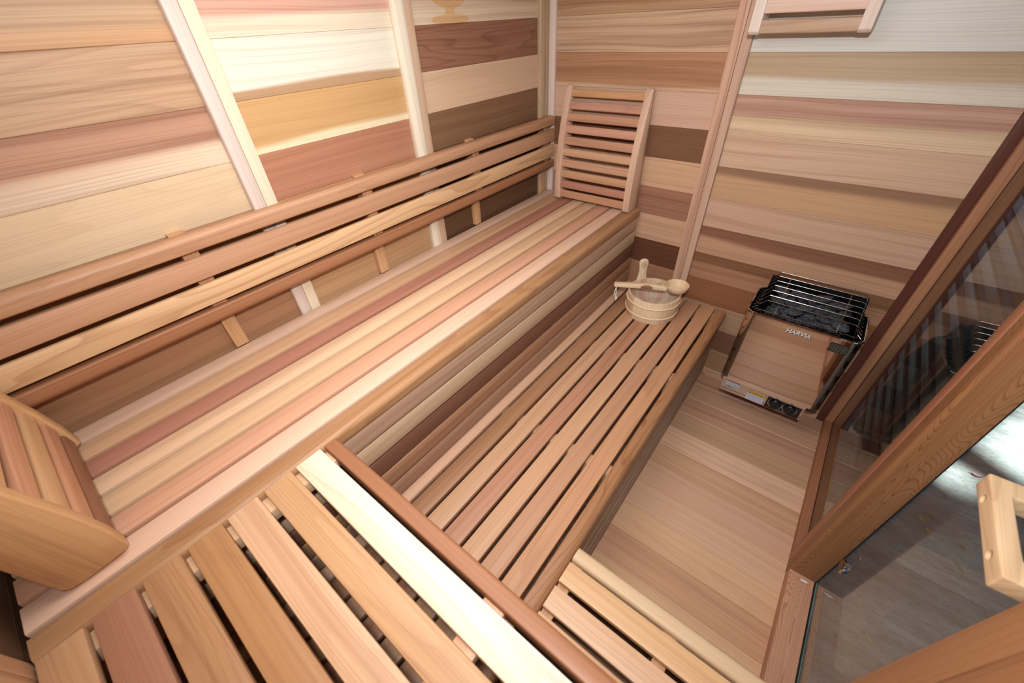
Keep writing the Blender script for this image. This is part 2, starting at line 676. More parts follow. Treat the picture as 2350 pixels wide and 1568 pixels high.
wall_left = wall_panels('wall_left', WALLS, [(YN, -1.649), (-1.649, -.944), (-.944, 0.0)], 'y', 0.0, -.02,
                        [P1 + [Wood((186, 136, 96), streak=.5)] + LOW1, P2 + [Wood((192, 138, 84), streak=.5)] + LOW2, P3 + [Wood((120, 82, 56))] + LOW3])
wall_back = wall_panels('wall_back', WALLW, [(0.0, .943), (.943, 1.93)], 'x', 0.0, .02, [B1, B2])
wall_near = wall_panels('wall_near', WALLW, [(0.0, .675), (.675, 1.93)], 'x', YN, -.02,
                        [[rnd_wood((120, 84, 58)) for _ in range(14)], None])

# ceiling, floor
mb = MB()
for k in range(15):
    x0 = -.02 + .1455 * k
    mb.board((x0, YN - .02, ZTOP), (min(x0 + .1447, 2.1), .02, ZTOP + .02), 'y', 'x', rnd_wood(), r=.0016, seg=1)
struct(mb.build('ceiling', WALLW))

FLW = [(176, 128, 100), (180, 136, 108), (182, 134, 106), (178, 138, 104), (208, 164, 132), (190, 144, 108), (196, 150, 120), (200, 156, 124),
       (202, 156, 118), (186, 136, 102), (200, 154, 116), (196, 150, 112), (200, 150, 110), (190, 144, 110), (190, 144, 110), (180, 140, 110), (190, 144, 110), (190, 144, 110), (190, 140, 106), (190, 140, 106)]
mb = MB()
for k in range(20):
    y1 = .018 - .1382 * k
    y0 = max(y1 - .1376, YN - .02)
    if y1 - y0 < .01:
        continue
    mb.board((-.02, y0, -.02), (1.93, y1, 0), 'x', 'y', Wood(FLW[k], streak=random.uniform(.2, .55), ring=.12 if k in (4, 8) else 0, cnt=2, gain=1.42), r=.0025, seg=1)
mb.board((-.02, YN - .02, -.034), (1.93, .02, -.0205), 'x', 'y', Wood((120, 84, 60)), r=.001, seg=1)
struct(mb.build('floor', WOOD))


# battens covering the panel joints
def batten(n, lo, hi, axis_w, wd, rs=None, mat=WOOD):
    mb_ = MB()
    mb_.board(lo, hi, 'z', axis_w, wd, r=.0025, rs=rs)
    return struct(mb_.build('trim_%d' % n, mat))


R_ = .007
batten(1, (0, -1.689, 0), (.02, -1.6503, ZTOP), 'y', Wood((222, 198, 188), streak=.3), rs=(.001, .0015, .0015, R_))
batten(2, (0, -1.6487, 0), (.02, -1.611, ZTOP), 'y', Wood((234, 214, 184), streak=.1), rs=(.001, .001, .003, .0015))
batten(3, (0, -.992, 0), (.026, -.9457, ZTOP), 'y', Wood((236, 220, 198), streak=.5), rs=(.001, .0015, .0015, R_))
batten(4, (0, -.9443, 0), (.022, -.904, ZTOP), 'y', Wood((206, 168, 138), streak=.4), rs=(.001, .001, .003, .0015))
batten(5, (0, -.0925, 0), (.02, -.0195, ZTOP), 'y', Wood((206, 176, 140), streak=.7, ring=.3, cnt=2), rs=(.001, .001, .001, .003))
batten(6, (.0205, -.02, 0), (.057, 0, ZTOP), 'x', Wood((232, 206, 196), streak=.2), rs=(.001, R_, .001, .001))
batten(7, (.902, -.02, 0), (.9422, 0, ZTOP), 'x', Wood((220, 172, 144), streak=.8), rs=(.003, .0015, .001, .001))
batten(8, (.9438, -.02, 0), (.981, 0, ZTOP), 'x', Wood((214, 172, 146), streak=.6), rs=(.0015, R_, .001, .001))
batten(9, (1.833, -.018, 0), (1.8675, 0, ZTOP), 'x', Wood((106, 56, 42), streak=.8), rs=(.002, .002, .001, .001))
batten(12, (.637, YN, 0), (.6745, YN + .02, ZTOP), 'x', Wood((204, 150, 110)), rs=(.001, .001, .002, .003))
batten(13, (.676, YN, 0), (.713, YN + .02, ZTOP), 'x', Wood((206, 154, 112)), rs=(.001, .001, .003, .002))

# small quarter-round along the back wall
mb = MB()
mb.board((1.236, -.022, 0), (1.832, 0, .03), 'x', 'z', Wood((214, 164, 138), streak=.3), rs=(.001, .001, .001, .016), seg=3)
struct(mb.build('baseboard_back', WOOD))

# ------------------------------------------------------------------ right wall: window, door, near section
YA, YB_, YC, YD = -.935, -.994, -1.573, -1.64
FR = Wood((176, 116, 78), streak=.6)
win = bpy.data.objects.new('window_1', None)
C.objects.link(win)
struct(win)


def wpart(name, lo, hi, axis, wide, wd, r=.0025, rs=None, parent=win):
    q = MB()
    q.board(lo, hi, axis, wide, wd, r=r, rs=rs)
    return q.build(name, WOOD, parent)


wpart('frame_stile', (1.869, -.030, .0305), (1.96, -.0005, 2.05), 'z', 'x', Wood((186, 128, 88), streak=.7))
wpart('glazing_bead', (1.8655, -.026, .0305), (1.8775, -.018, 2.05), 'z', 'x', Wood((150, 92, 66), streak=.5))
wpart('bottom_rail', (XR, YA + .05, 0), (1.96, -.0185, .030), 'y', 'x', Wood((172, 108, 70), streak=.7), rs=(.004, .002, .002, .004))
wpart('frame_stile', (1.868, YA + .001, 0), (1.96, YA + .049, 2.05), 'z', 'x', Wood((184, 118, 82), streak=.4), rs=(.004, .002, .002, .004))
wpart('top_rail', (XR, YA + .05, 2.02), (1.96, -.031, 2.05), 'y', 'x', FR)
q = MB()
q.board((1.905, YA + .047, .027), (1.913, -.028, 2.025), 'z', 'y', r=.0005, seg=1)
q.build('pane', GLASS, win)
q = MB()
q.board((1.9035, -.0312, .0305), (1.9048, -.0301, 2.02), 'z', 'y', r=.0005, seg=1)
q.board((1.9035, YA + .050, .0301), (1.9048, -.033, .0313), 'y', 'x', r=.0005, seg=1)
q.build('glazing_seal', GASKET, win)

# door posts, threshold, header
q = MB()
q.board((1.868, YB_, .0), (1.9545, YA, 2.05), 'z', 'x', Wood((166, 110, 62), streak=.4, ring=.62, cnt=32), rs=(.009, .003, .003, .003), seg=3)
struct(q.build('trim_14', WOOD))
q = MB()
q.board((1.868, YD, 0), (1.9545, YC, 2.05), 'z', 'y', Wood((182, 124, 76), streak=.35), rs=(.003, .003, .003, .003))
struct(q.build('trim_15', WOOD))
q = MB()
q.board((1.868, YC + .0005, 0), (1.99, YB_ - .0005, .055), 'y', 'x', Wood((212, 152, 116), streak=.3, ring=.7, cnt=28), rs=(.003, .003, .003, .003))
struct(q.build('trim_16', WOOD))
q = MB()
q.board((1.868, YD, 2.0505), (1.96, -.0005, ZTOP), 'y', 'z', FR)
struct(q.build('trim_17', WOOD))
# planked part of the right wall beside the camera
mb = MB()
for (z0, z1) in board_rows():
    mb.board((1.872, YN, z0 + .0004), (1.90, YD - .014, z1 - .0004), 'y', 'z', rnd_wood((190, 126, 86)), r=.0016, seg=1)
struct(mb.build('wall_right', WALLW))
q = MB()
q.board((1.868, YD - .052, 0), (1.888, YD - .0015, ZTOP), 'z', 'y', Wood((180, 120, 74), streak=.4), rs=(.003, .003, .003, .003))
struct(q.build('trim_18', WOOD))

door = bpy.data.objects.new('door_1', None)
C.objects.link(door)
struct(door)
q = MB()
q.board((1.9560, YC + .004, .058), (1.9640, YB_ + .0115, 2.02), 'z', 'y', r=.0006, seg=1)
pane = q.build('pane', DGLASS, door)
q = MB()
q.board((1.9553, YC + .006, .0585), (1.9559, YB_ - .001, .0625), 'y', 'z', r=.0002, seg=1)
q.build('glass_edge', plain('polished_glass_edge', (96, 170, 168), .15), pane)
q = MB()
q.board((1.9550, YB_ + .0, .056), (1.9562, YB_ + .012, 2.03), 'z', 'y', r=.0002, seg=1)
q.board((1.9495, YC + .006, .0552), (1.9552, YB_ - .001, .0575), 'y', 'x', r=.0002, seg=1)
q.build('door_seal', GASKET, door)
# pull handle: U-shaped wooden block with two counterbored screw holes
hz0, hz1 = 1.103, 1.140
hp = [(1.853, -1.330), (1.853, -1.543), (1.9555, -1.543), (1.9555, -1.497), (1.880, -1.497), (1.880, -1.370), (1.9555, -1.370), (1.9555, -1.330)]
q = MB()
q.poly([(x, y, hz0) for x, y in hp], (0, 0, hz1 - hz0), Wood((236, 196, 150), streak=.3, ring=.3, cnt=3), bev=.004, gu=(0, 1, 0), gv=(1, 0, 0), seg=3)
hnd = q.build('handle', PINE, door)
cut = bpy.data.objects.new('hole_cutter', bpy.data.meshes.new('hole_cutter'))
bmc = bmesh.new()
for hy in (-1.378, -1.495):
    bmesh.ops.create_cone(bmc, cap_ends=True, segments=28, radius1=.0085, radius2=.0085, depth=.03,
                          matrix=Matrix.Translation((1.853, hy, 1.1185)) @ Matrix.Rotation(PI / 2, 4, 'Y'))
bmc.to_mesh(cut.data)
bmc.free()
C.objects.link(cut)
md = hnd.modifiers.new('holes', 'BOOLEAN')
md.operation = 'DIFFERENCE'
md.object = cut
md.solver = 'EXACT'
bpy.context.view_layer.update()
cut.data.materials.append(PINE)
me2 = bpy.data.meshes.new_from_object(hnd.evaluated_get(bpy.context.evaluated_depsgraph_get()))
hnd.modifiers.clear()
hnd.data = me2
while len(me2.materials) > 1:
    me2.materials.pop()
for p_ in me2.polygons:
    p_.material_index = 0
src = [i for i in range(len(me2.polygons)) if sum(me2.attributes['colA'].data[i].color[:3]) > 0][0]
for nm in ('colA', 'colB', 'prm', 'prm2'):
    dd = me2.attributes[nm].data
    keep = tuple(dd[src].color)
    for e_ in dd:
        e_.color = keep
bpy.data.objects.remove(cut)
# the matching block outside the glass
q = MB()
hp2 = [(2 * 1.960 - x, y) for x, y in hp]
q.poly([(x, y, hz0) for x, y in hp2], (0, 0, hz1 - hz0), Wood((150, 92, 56), streak=.3), bev=.004, gu=(0, 1, 0), gv=(1, 0, 0), seg=2)
q.build('outer_handle', PINE, door)
# glass hinge: polished disc inside, strap outside
q = MB()
q.lathe([(.010, 0), (.0235, 0), (.0255, .002), (.0255, .008), (.0225, .0105), (.006, .0115)], (1.9565, -1.034, .285), (0, 1, 0), (0, 0, 1), (-1, 0, 0), n=36)
hin = q.build('hinge', STEEL, door)
q = MB()
q.tube([(1.9665, -1.046, .300), (1.9665, -1.040, .345), (1.9665, -1.034, .375)], .007, 8, r2=.002)
q.lathe([(.012, 0), (.012, .004), (.004, .005)], (1.965, -1.033, .376), (0, 1, 0), (0, 0, 1), (1, 0, 0), n=20)
q.build('hinge_strap', plain('zinc', (170, 180, 175), .35, .8), door)

# slatted fence close outside the window
fe = thing('fence', 'grey fence of horizontal boards standing close outside the window', 'fence', (2.07, 1.2, -.1))
for k in range(20):
    z0 = -.093 + .100 * k
    q = MB()
    q.board((2.050, -.52, z0), (2.064, 3.4, z0 + .050), 'y', 'z', Wood((150, 140, 126), streak=.4), r=.003)
    q.build('fence_board', WOOD, fe)
for y in (-.46, .83, 2.10, 3.35):
    q = MB()
    q.board((2.0645, y - .03, -.1), (2.104, y + .03, 1.91), 'z', 'y', Wood((70, 62, 56)), r=.003)
    q.build('fence_post', WOOD, fe)
q = MB()
q.board((2.1045, -.52, -.09), (2.120, 3.4, 1.90), 'y', 'z', Wood((44, 38, 34)), r=.002)  # dark sheet added behind the boards so the gaps stay dark
q.build('gap_darkener', WOOD, fe)

# outdoor ground, unseen added sun-blocking roof with an opening that lets the sun through
q = MB()
q.face([0, 1, 2, 3])
q.v = [(1.0, -6, -.1), (9, -6, -.1), (9, 9, -.1), (1.0, 9, -.1)]
struct(q.build('ground', CONC))


def ground_to_slab(x, y, h):
    t = (h + .1) / -SUN_DIR.z
    return (x - SUN_DIR.x * t, y - SUN_DIR.y * t)


RH = 2.75
patch = [(2.54, .40), (2.78, .22), (3.6, .55), (3.6, 1.6), (2.86, 1.05)]
hole = [ground_to_slab(x, y, RH) for x, y in patch]
patch2 = [(2.33, .06), (2.48, -.01), (2.58, .09), (2.42, .17)]
hole2 = [ground_to_slab(x, y, RH) for x, y in patch2]
bm = bmesh.new()
outer = [bm.verts.new((x, y, RH)) for x, y in ((-1.5, -5), (6.5, -5), (6.5, 8), (-1.5, 8))]
es = [bm.edges.new((outer[i], outer[(i + 1) % 4])) for i in range(4)]
for hh in (hole, hole2):
    hv = [bm.verts.new((x, y, RH)) for x, y in hh]
    es += [bm.edges.new((hv[i], hv[(i + 1) % len(hv)])) for i in range(len(hv))]
bmesh.ops.triangle_fill(bm, use_beauty=True, use_dissolve=False, edges=es)
mb = MB()
mb.add_bm(bm, Wood((70, 60, 52)))
slab = mb.build('sun_blocking_slab', WOOD)
slab.modifiers.new('thickness', 'SOLIDIFY').thickness = .05
struct(slab)

# ------------------------------------------------------------------ benches
UZ, LZ = .950, .486                    # top of the upper and lower benches
ST = .022                              # slat thickness


def slat(root, lo, hi, axis, wide, wd, name='slat', r=.003, rs=None, seg=2):
    q_ = MB()
    q_.board(lo, hi, axis, wide, wd, r=r, rs=rs, seg=seg)
    return q_.build(name, WOOD, root)


YE0, YE1 = -2.562, -.025
# long upper bench, beside the left wall
ub = thing('upper_bench', 'long upper slatted cedar bench running along the left wall under the slatted backrest rail', 'bench', (.32, -1.3, 0))
cols = [((224, 178, 150), .3), ((220, 168, 124), .5), ((192, 126, 102), .35), ((240, 194, 154), .4), ((232, 184, 140), .3), ((226, 164, 128), .2), ((240, 192, 162), .25)]
xs = [(.0255, .0885), (.1008, .1715), (.1832, .2535), (.2655, .336), (.348, .418), (.430, .5005), (.5125, .583)]
for (a, b), (c_, stv) in zip(xs, cols):
    slat(ub, (a, YE0, UZ - ST), (b - .001, YE1, UZ), 'y', 'x', Wood(c_, streak=stv, gain=.94), r=.004)
slat(ub, (.5945, YE0, UZ - .045), (.650, YE1, UZ), 'y', 'x', Wood((184, 132, 84), streak=.45, ring=.35, cnt=4), name='nosing', rs=(.003, .006, .016, .003), seg=4)
skc = [(202, 162, 132), (210, 174, 140), (128, 80, 60), (182, 130, 94), (180, 134, 104)]
for k, c_ in enumerate(skc):
    z1 = .899 - .0825 * k
    slat(ub, (.624, YE0, z1 - .0715), (.642, YE1, z1), 'y', 'z', Wood(c_, streak=.6 if k in (0, 3, 4) else .3), name='skirt_slat', r=.002)
for y in (-.0505, -.662, -1.288, -1.902, -2.535):
    q = MB()
    q.board((.022, y - .024, UZ - ST - .0705), (.5940, y + .024, UZ - ST - .0005), 'x', 'y', Wood((226, 180, 140)), r=.002)
    q.board((.5945, y - .024, UZ - ST - .0705), (.6235, y + .024, UZ - .0455), 'x', 'y', Wood((226, 180, 140)), r=.002)
    q.build('cleat', WOOD, ub)
    q = MB()
    q.board((.570, y - .022, 0), (.6045, y + .022, UZ - ST - .071), 'z', 'y', Wood((196, 150, 110)), r=.002)
    q.build('leg', WOOD, ub)

# long lower bench
lb = thing('lower_bench', 'long lower slatted cedar bench below the long upper one, carrying the wooden bucket', 'bench', (.92, -1.3, 0))
lx = [(.6082 + .0823 * k, .6082 + .0823 * k + .070) for k in range(7)]
lc = [((222, 172, 138), .3), ((176, 124, 84), .5), ((208, 156, 116), .3), ((196, 136, 102), .6), ((212, 158, 116), .3), ((200, 144, 106), .3), ((206, 148, 104), .2)]
for k, ((a, b), (c_, stv)) in enumerate(zip(lx, lc)):
    slat(lb, (a, YE0, LZ - ST), (b, YE1, LZ), 'y', 'x', Wood(c_, streak=stv, ring=.28 if k == 6 else 0, cnt=2))
slat(lb, (1.1845, YE0, LZ - .046), (1.234, YE1, LZ), 'y', 'x', Wood((178, 122, 76), streak=.5, ring=.5, cnt=5), name='nosing', rs=(.003, .008, .020, .003), seg=4)
for k in range(5):
    z1 = .4385 - .0825 * k
    slat(lb, (1.199, YE0, z1 - .0715), (1.217, YE1, z1), 'y', 'z', Wood([(176, 156, 138), (172, 128, 104), (168, 136, 100), (170, 140, 124), (168, 128, 104)][k], streak=.4), name='skirt_slat', r=.002)
for y in (-.0505, -.662, -1.288, -1.902, -2.535):
    q = MB()
    q.board((.645, y - .024, LZ - ST - .0705), (1.184, y + .024, LZ - ST - .0005), 'x', 'y', Wood((206, 156, 116)), r=.002)
    q.board((1.1845, y - .024, LZ - ST - .0705), (1.1985, y + .024, LZ - .0465), 'x', 'y', Wood((206, 156, 116)), r=.002)
    q.build('cleat', WOOD, lb)
    q = MB()
    q.board((1.155, y - .022, 0), (1.1985, y + .022, LZ - ST - .071), 'z', 'y', Wood((196, 150, 110)), r=.002)
    q.build('leg', WOOD, lb)

# short upper bench across the near end
XE = 1.864
nb = thing('upper_bench', 'short upper slatted cedar bench across the foreground with wide gaps and a red-brown front rail', 'bench', (1.25, -2.3, 0))
ny = [(-2.0625, -1.9925), (-2.1445, -2.0745), (-2.2290, -2.1590), (-2.3115, -2.2400), (-2.3950, -2.3240), (-2.4780, -2.4060), (-2.5600, -2.4900)]
nc = [((228, 212, 196), .12, .22), ((206, 154, 104), .5, .15), ((222, 172, 130), .5, .12), ((188, 132, 78), .35, .1), ((188, 134, 86), .4, .2), ((176, 118, 88), .2, 0), ((202, 150, 104), .3, .1)]
for (a, b), (c_, stv, rg) in zip(ny, nc):
    slat(nb, (.6525, a, UZ - ST), (XE, b, UZ), 'x', 'y', Wood(c_, (238, 210, 176) if rg == .22 else None, .35, .3, streak=stv, ring=rg, cnt=3), r=.004)
slat(nb, (.6525, -1.9825, UZ - .044), (XE, -1.9455, UZ), 'x', 'y', Wood((164, 104, 64), streak=.15), name='nosing', rs=(.003, .006, .010, .004), seg=3)
q = MB()
q.board((.6525, -2.562, UZ - ST - .040), (.699, -1.983, UZ - ST - .0005), 'y', 'x', Wood((236, 186, 140), streak=.3), r=.004)
q.build('cleat', WOOD, nb)
q = MB()
q.board((1.213, -2.562, UZ - ST - .040), (1.263, -1.983, UZ - ST - .0005), 'y', 'x', Wood((226, 166, 124), streak=.3), r=.004)
q.build('cleat', WOOD, nb)
q = MB()
q.board((1.80, -2.562, UZ - ST - .040), (1.85, -1.983, UZ - ST - .0005), 'y', 'x', Wood((226, 166, 124), streak=.3), r=.004)
q.build('cleat', WOOD, nb)
for k in range(5):
    z1 = .899 - .0825 * k
    slat(nb, (.6525, -1.972, z1 - .0715), (XE, -1.954, z1), 'x', 'z', Wood(skc[(k + 2) % 5], streak=.4), name='skirt_slat', r=.002)
for x in (1.262, 1.825):
    q = MB()
    q.board((x - .02, -2.01, 0), (x + .02, -1.979, UZ - ST - .041), 'z', 'x', Wood((170, 120, 84)), r=.002)
    q.build('leg', WOOD, nb)

# short lower bench across the near end
nl = thing('lower_bench', 'short lower slatted bench between the near upper bench and the door threshold', 'bench', (1.55, -1.8, 0))
for (a, b), c_ in zip([(-1.7285, -1.6620), (-1.8115, -1.7445), (-1.8940, -1.8270), (-1.9765, -1.9095)], [(236, 184, 128), (236, 188, 148), (230, 178, 134), (220, 170, 130)]):
    slat(nl, (1.2370, a, LZ - ST), (XE, b, LZ), 'x', 'y', Wood(c_, streak=.4, ring=.08, cnt=2))
slat(nl, (1.2370, -1.652, LZ - .046), (XE, -1.603, LZ), 'x', 'y', Wood((226, 190, 148), streak=.2), name='nosing', rs=(.006, .010, .018, .012), seg=4)
for x in (1.254, 1.55, 1.842):
    q = MB()
    q.board((x - .0165, -1.976, LZ - ST - .040), (x + .0200, -1.634, LZ - ST - .0005), 'y', 'x', Wood((206, 150, 104), streak=.5), r=.001)
    q.build('cleat', WOOD, nl)
    q = MB()
    q.board((x - .0165, -1.68, 0), (x + .02, -1.6375, LZ - ST - .041), 'z', 'x', Wood((176, 130, 96)), r=.001)
    q.build('leg', WOOD, nl)
for k in range(5):
    z1 = .4385 - .0825 * k
    slat(nl, (1.2370, -1.637, z1 - .0715), (XE, -1.620, z1), 'x', 'z', Wood((176, 136, 108), streak=.4), name='skirt_slat', r=.002)

# slatted backrest on the left wall
br = thing('backrest', 'long slatted cedar backrest rail fixed to the left wall above the long upper bench', 'backrest', (.04, -1.3, 1.1))
BY0, BY1 = -2.562, -.022
slat(br, (.0245, BY0, 1.3145), (.0705, BY1, 1.361), 'y', 'z', Wood((198, 144, 104), streak=.5, ring=.2, cnt=3), rs=(.004, .010, .018, .006), seg=4)
slat(br, (.0503, BY0, 1.2310), (.0705, BY1, 1.2965), 'y', 'z', Wood((204, 150, 112), streak=.45), r=.004)
slat(br, (.0503, BY0, 1.1490), (.0705, BY1, 1.2145), 'y', 'z', Wood((228, 180, 130), streak=.15, ring=.42, cnt=2.2), r=.004)
slat(br, (.0245, BY0, 1.0850), (.0705, BY1, 1.1325), 'y', 'z', Wood((176, 116, 74), streak=.4), rs=(.018, .006, .005, .018), seg=4)
for y in (-.068, -.669, -1.291, -1.915, -2.535):
    q = MB()
    q.board((.0205 if y > -.1 or y < -2.5 else .0005, y - .0215, UZ + .0005), (.0240, y + .0215, 1.364), 'z', 'y', Wood((214, 160, 108), streak=.4, ring=.15, cnt=2), r=.0015)
    q.board((.0243, y - .0215, 1.1330), (.0500, y + .0215, 1.3140), 'z', 'y', Wood((208, 150, 104), streak=.4, ring=.2, cnt=3), r=.0015)
    q.build('upright', WOOD, br)


# ------------------------------------------------------------------ headrests
HS = [(1.464, 1.498), (1.408, 1.445), (1.355, 1.394), (1.299, 1.338), (1.243, 1.283), (1.187, 1.226), (1.130, 1.171), (1.074, 1.115), (1.018, 1.059), (.963, 1.004)]
FRONT = [(.0, .118), (.06, .119), (.13, .116), (.19, .110), (.26, .101), (.32, .091), (.38, .079), (.43, .067), (.48, .053), (.52, .041), (.552, .030), (.561, .024)]


def front_at(h):
    for (h0, d0), (h1, d1) in zip(FRONT, FRONT[1:]):
        if h0 <= h <= h1:
            return d0 + (d1 - d0) * (h - h0) / (h1 - h0)
    return FRONT[-1][1]


def make_headrest(label, loc, side, slats):
    t_ = thing('headrest', label, 'headrest', loc, 'slatted headrests')
    W_, TH = .472, .036
    prof = [(.0045, .020), (.012, .006), (.040, .0005), (.105, .0005), (.117, .008)]
    prof = [(d, h) for d, h in prof] + [(d, h) for h, d in FRONT[1:]] + [(.016, .5645), (.008, .5615), (.0045, .553)]
    L0 = Vector(loc)
    for x0 in (-W_ / 2, W_ / 2 - TH):
        q_ = MB()
        q_.poly([tuple(L0 + Vector((x0, -d, h))) for d, h in prof], (TH, 0, 0), Wood(side, streak=.35, ring=.12, cnt=4), bev=.003, gu=(0, 0, 1), gv=(0, 1, 0), seg=2)
        q_.build('side_panel', WOOD, t_)
    for (z0, z1), c_ in zip(HS, slats):
        h0, h1 = z0 - .950, z1 - .950
        d0, d1 = front_at(h0) - .007, front_at(h1) - .007
        ax = Vector((0, -(d1 - d0), h1 - h0)).normalized()
        nrm = Vector((1, 0, 0)).cross(ax)           # points towards the room (-y)
        if nrm.y > 0:
            nrm = -nrm
        ln = math.hypot(d1 - d0, h1 - h0)
        O = L0 + Vector((-W_ / 2 + TH + .0003, -d0, h0)) - nrm * .018
        q_ = MB()
        q_.prism(rrect(ln, .018, (.004, .004, .007, .007), 3), O, ax, nrm, Vector((1, 0, 0)), 0, W_ - 2 * TH - .0006, Wood(c_, streak=.4, ring=.2 if c_[0] % 3 == 0 else .05, cnt=2))
        q_.build('slat', WOOD, t_)
    return t_


far_head = make_headrest('slatted headrest with curved sides leaning on the back wall at the far bench end', (.391, -.0215, UZ + .0006), (228, 184, 156),
                         [(216, 160, 108), (210, 150, 124), (204, 146, 112), (212, 152, 124), (204, 148, 114), (216, 164, 124), (212, 156, 122), (208, 154, 112), (196, 132, 108), (206, 148, 110)])
near_head = make_headrest('slatted headrest cut by the left edge, standing at the near end of the long bench', (.326, -2.4965, UZ + .0030), (220, 166, 108),
                          [(216, 166, 116), (216, 162, 110), (214, 160, 112), (218, 164, 112), (214, 160, 108), (224, 172, 116), (214, 150, 112), (222, 170, 116), (206, 142, 102), (156, 100, 68)])
near_head.rotation_euler = (0, 0, PI)
near_head.rotation_euler = (math.radians(-5.2), 0, PI)

# ------------------------------------------------------------------ wooden lamp shade on the back wall
sh = thing('lamp_shade', 'slatted wooden lamp shade with two side panels fixed high on the back wall', 'lamp shade', (1.17, -.0215, 1.705))
SX0, SX1, SD = .983, 1.3555, .130
for x0, x1, c_ in ((SX0, SX0 + .038, (244, 226, 214)), (SX1 - .038, SX1, (240, 214, 204))):
    q = MB()
    y0 = -.0003 if x0 > 1.1 else -.0212
    q.poly([(x0, y0, 1.712), (x0, -.05, 1.706), (x0, -SD + .012, 1.706), (x0, -SD, 1.716), (x0, -SD, 2.06), (x0, -.10, 2.09), (x0, y0, 2.09)], (x1 - x0, 0, 0), Wood(c_, streak=.2), bev=.003, gu=(0, 0, 1), gv=(0, 1, 0))
    q.build('side_panel', WOOD, sh)
for k in range(6):
    z0 = 1.709 + .0575 * k
    q = MB()
    q.board((SX0 + .0383, -SD + .006, z0), (SX1 - .0383, -SD + .024, z0 + .041), 'x', 'z', Wood((198, 160, 128) if k == 0 else (236, 196, 176), streak=.8 if k == 0 else .2), r=.005, seg=3)
    q.build('slat', WOOD, sh)

# ------------------------------------------------------------------ bucket
BC = Vector((.887, -.249, LZ + .0004))
bk = thing('bucket', 'round pine sauna bucket with two pale bands standing on the lower bench', 'bucket', BC)
NST, SEG = 22, 4
stc = [(238, 200, 158), (242, 210, 170), (236, 192, 150), (244, 212, 174), (238, 198, 154), (230, 178, 138), (240, 206, 166), (222, 160, 124)]
SW = [Wood(random.choice(stc), streak=.3, ring=.1, cnt=3) for _ in range(NST)]
q = MB()
q.lathe([(.020, .010), (.121, .010), (.125, 0), (.1345, 0), (.1355, .002), (.1385, .128), (.1375, .130), (.127, .130), (.1262, .128), (.120, .020), (.02, .018)],
        BC, (1, 0, 0), (0, 1, 0), (0, 0, 1), n=NST * SEG, woodf=lambda k: SW[k // SEG])
q.build('staves', PINE, bk)
for h, r in ((.096, .1378), (.034, .1362)):
    q = MB()
    q.tube([tuple(BC + Vector((math.cos(a) * (r + .0015), math.sin(a) * (r + .0015), h))) for a in [2 * PI * k / 72 for k in range(72)]], .0042, 8, Wood((244, 214, 172), streak=.1), closed=True)
    q.build('band', PINE, bk)
q = MB()
q.lathe([(.1255, .122), (.1190, .024), (.110, .0205), (.02, .0205), (.02, .0218), (.109, .0218), (.1178, .025), (.1243, .122)], BC, (1, 0, 0), (0, 1, 0), (0, 0, 1), n=64, cap=False)
q.build('plastic_liner', LINER, bk)
# grip: one tall stave with a rounded top and a burnt emblem
ga = math.radians(143)
gr = Vector((math.cos(ga), math.sin(ga), 0))
gt = Vector((-math.sin(ga), math.cos(ga), 0))
gp = []
hw = [(.108, .031), (.120, .030), (.134, .0270), (.148, .0235), (.162, .0220), (.178, .0215), (.194, .0225), (.208, .0242), (.222, .0258), (.230, .0255), (.237, .0235), (.243, .0195), (.2465, .014), (.248, .007)]
go = BC + gr * .1235
tilt = Vector((0, 0, 1)) + gr * .06
for h, w_ in hw:
    gp.append(go + tilt * h - gt * w_)
for h, w_ in reversed(hw):
    gp.append(go + tilt * h + gt * w_)
q = MB()
q.poly([tuple(p) for p in gp], gr * .016, Wood((244, 216, 176), streak=.15), bev=.0045, gu=(0, 0, 1), gv=tuple(gt), seg=3)
grip = q.build('grip', PINE, bk)
q = MB()
em = go + tilt * .2165 - gr * .0003
for rr0 in (.0165, .0135):
    q.tube([tuple(em + gt * (math.cos(a) * rr0) + tilt * (math.sin(a) * rr0)) for a in [2 * PI * k / 40 for k in range(40)]], .0006, 5, closed=True)
for dz, s0, s1 in ((.006, -.009, .010), (.0, -.012, .008), (-.006, -.009, .009)):
    q.tube([tuple(em + gt * (s0 + (s1 - s0) * k / 8) + tilt * (dz + .003 * math.sin(k * 1.3 + dz * 600))) for k in range(9)], .0007, 5)
q.build('burnt_emblem', BURNT, grip)

# ------------------------------------------------------------------ ladle lying across the bucket
LA, LBv = Vector((.694, -.345, .640)), Vector((.985, -.200, .645))
ld = thing('ladle', 'pine sauna ladle with a round bowl lying across the top of the bucket', 'ladle', (.84, -.27, .62))
du = (LBv - LA).normalized()
dn = Vector((-du.y, du.x, 0)).normalized()
dz_ = du.cross(dn)
if dz_.z < 0:
    dz_ = -dz_
kw = Wood((170, 108, 66), streak=.8)
lw = Wood((242, 206, 166), streak=.25, ring=.12, cnt=3)
q = MB()
# handle: sweep of a rounded section, widening into the bowl
secs = [(0.0, .0140, .0085, .0), (.004, .0165, .0115, .0), (.08, .0165, .0120, .0), (.140, .0165, .0125, .0), (.152, .0168, .0128, .0), (.162, .0170, .013, .0), (.176, .0175, .0135, .0), (.188, .018, .0135, .0), (.20, .0185, .0140, .0), (.225, .0200, .0150, -.001), (.245, .0220, .0150, -.002), (.260, .0240, .0140, -.004), (.268, .0240, .0125, -.005), (.273, .021, .010, -.006)]
base = len(q.v)
n_ = 14
for (l, hw_, hh_, dz0) in secs:
    for k in range(n_):
        a = 2 * PI * k / n_
        ca, sa = math.cos(a), math.sin(a)
        sx_ = math.copysign(abs(ca) ** .55, ca)
        sy_ = math.copysign(abs(sa) ** .55, sa)
        q.v.append(tuple(LA + du * l + dn * (hw_ * sx_) + dz_ * (hh_ * sy_ + dz0)))
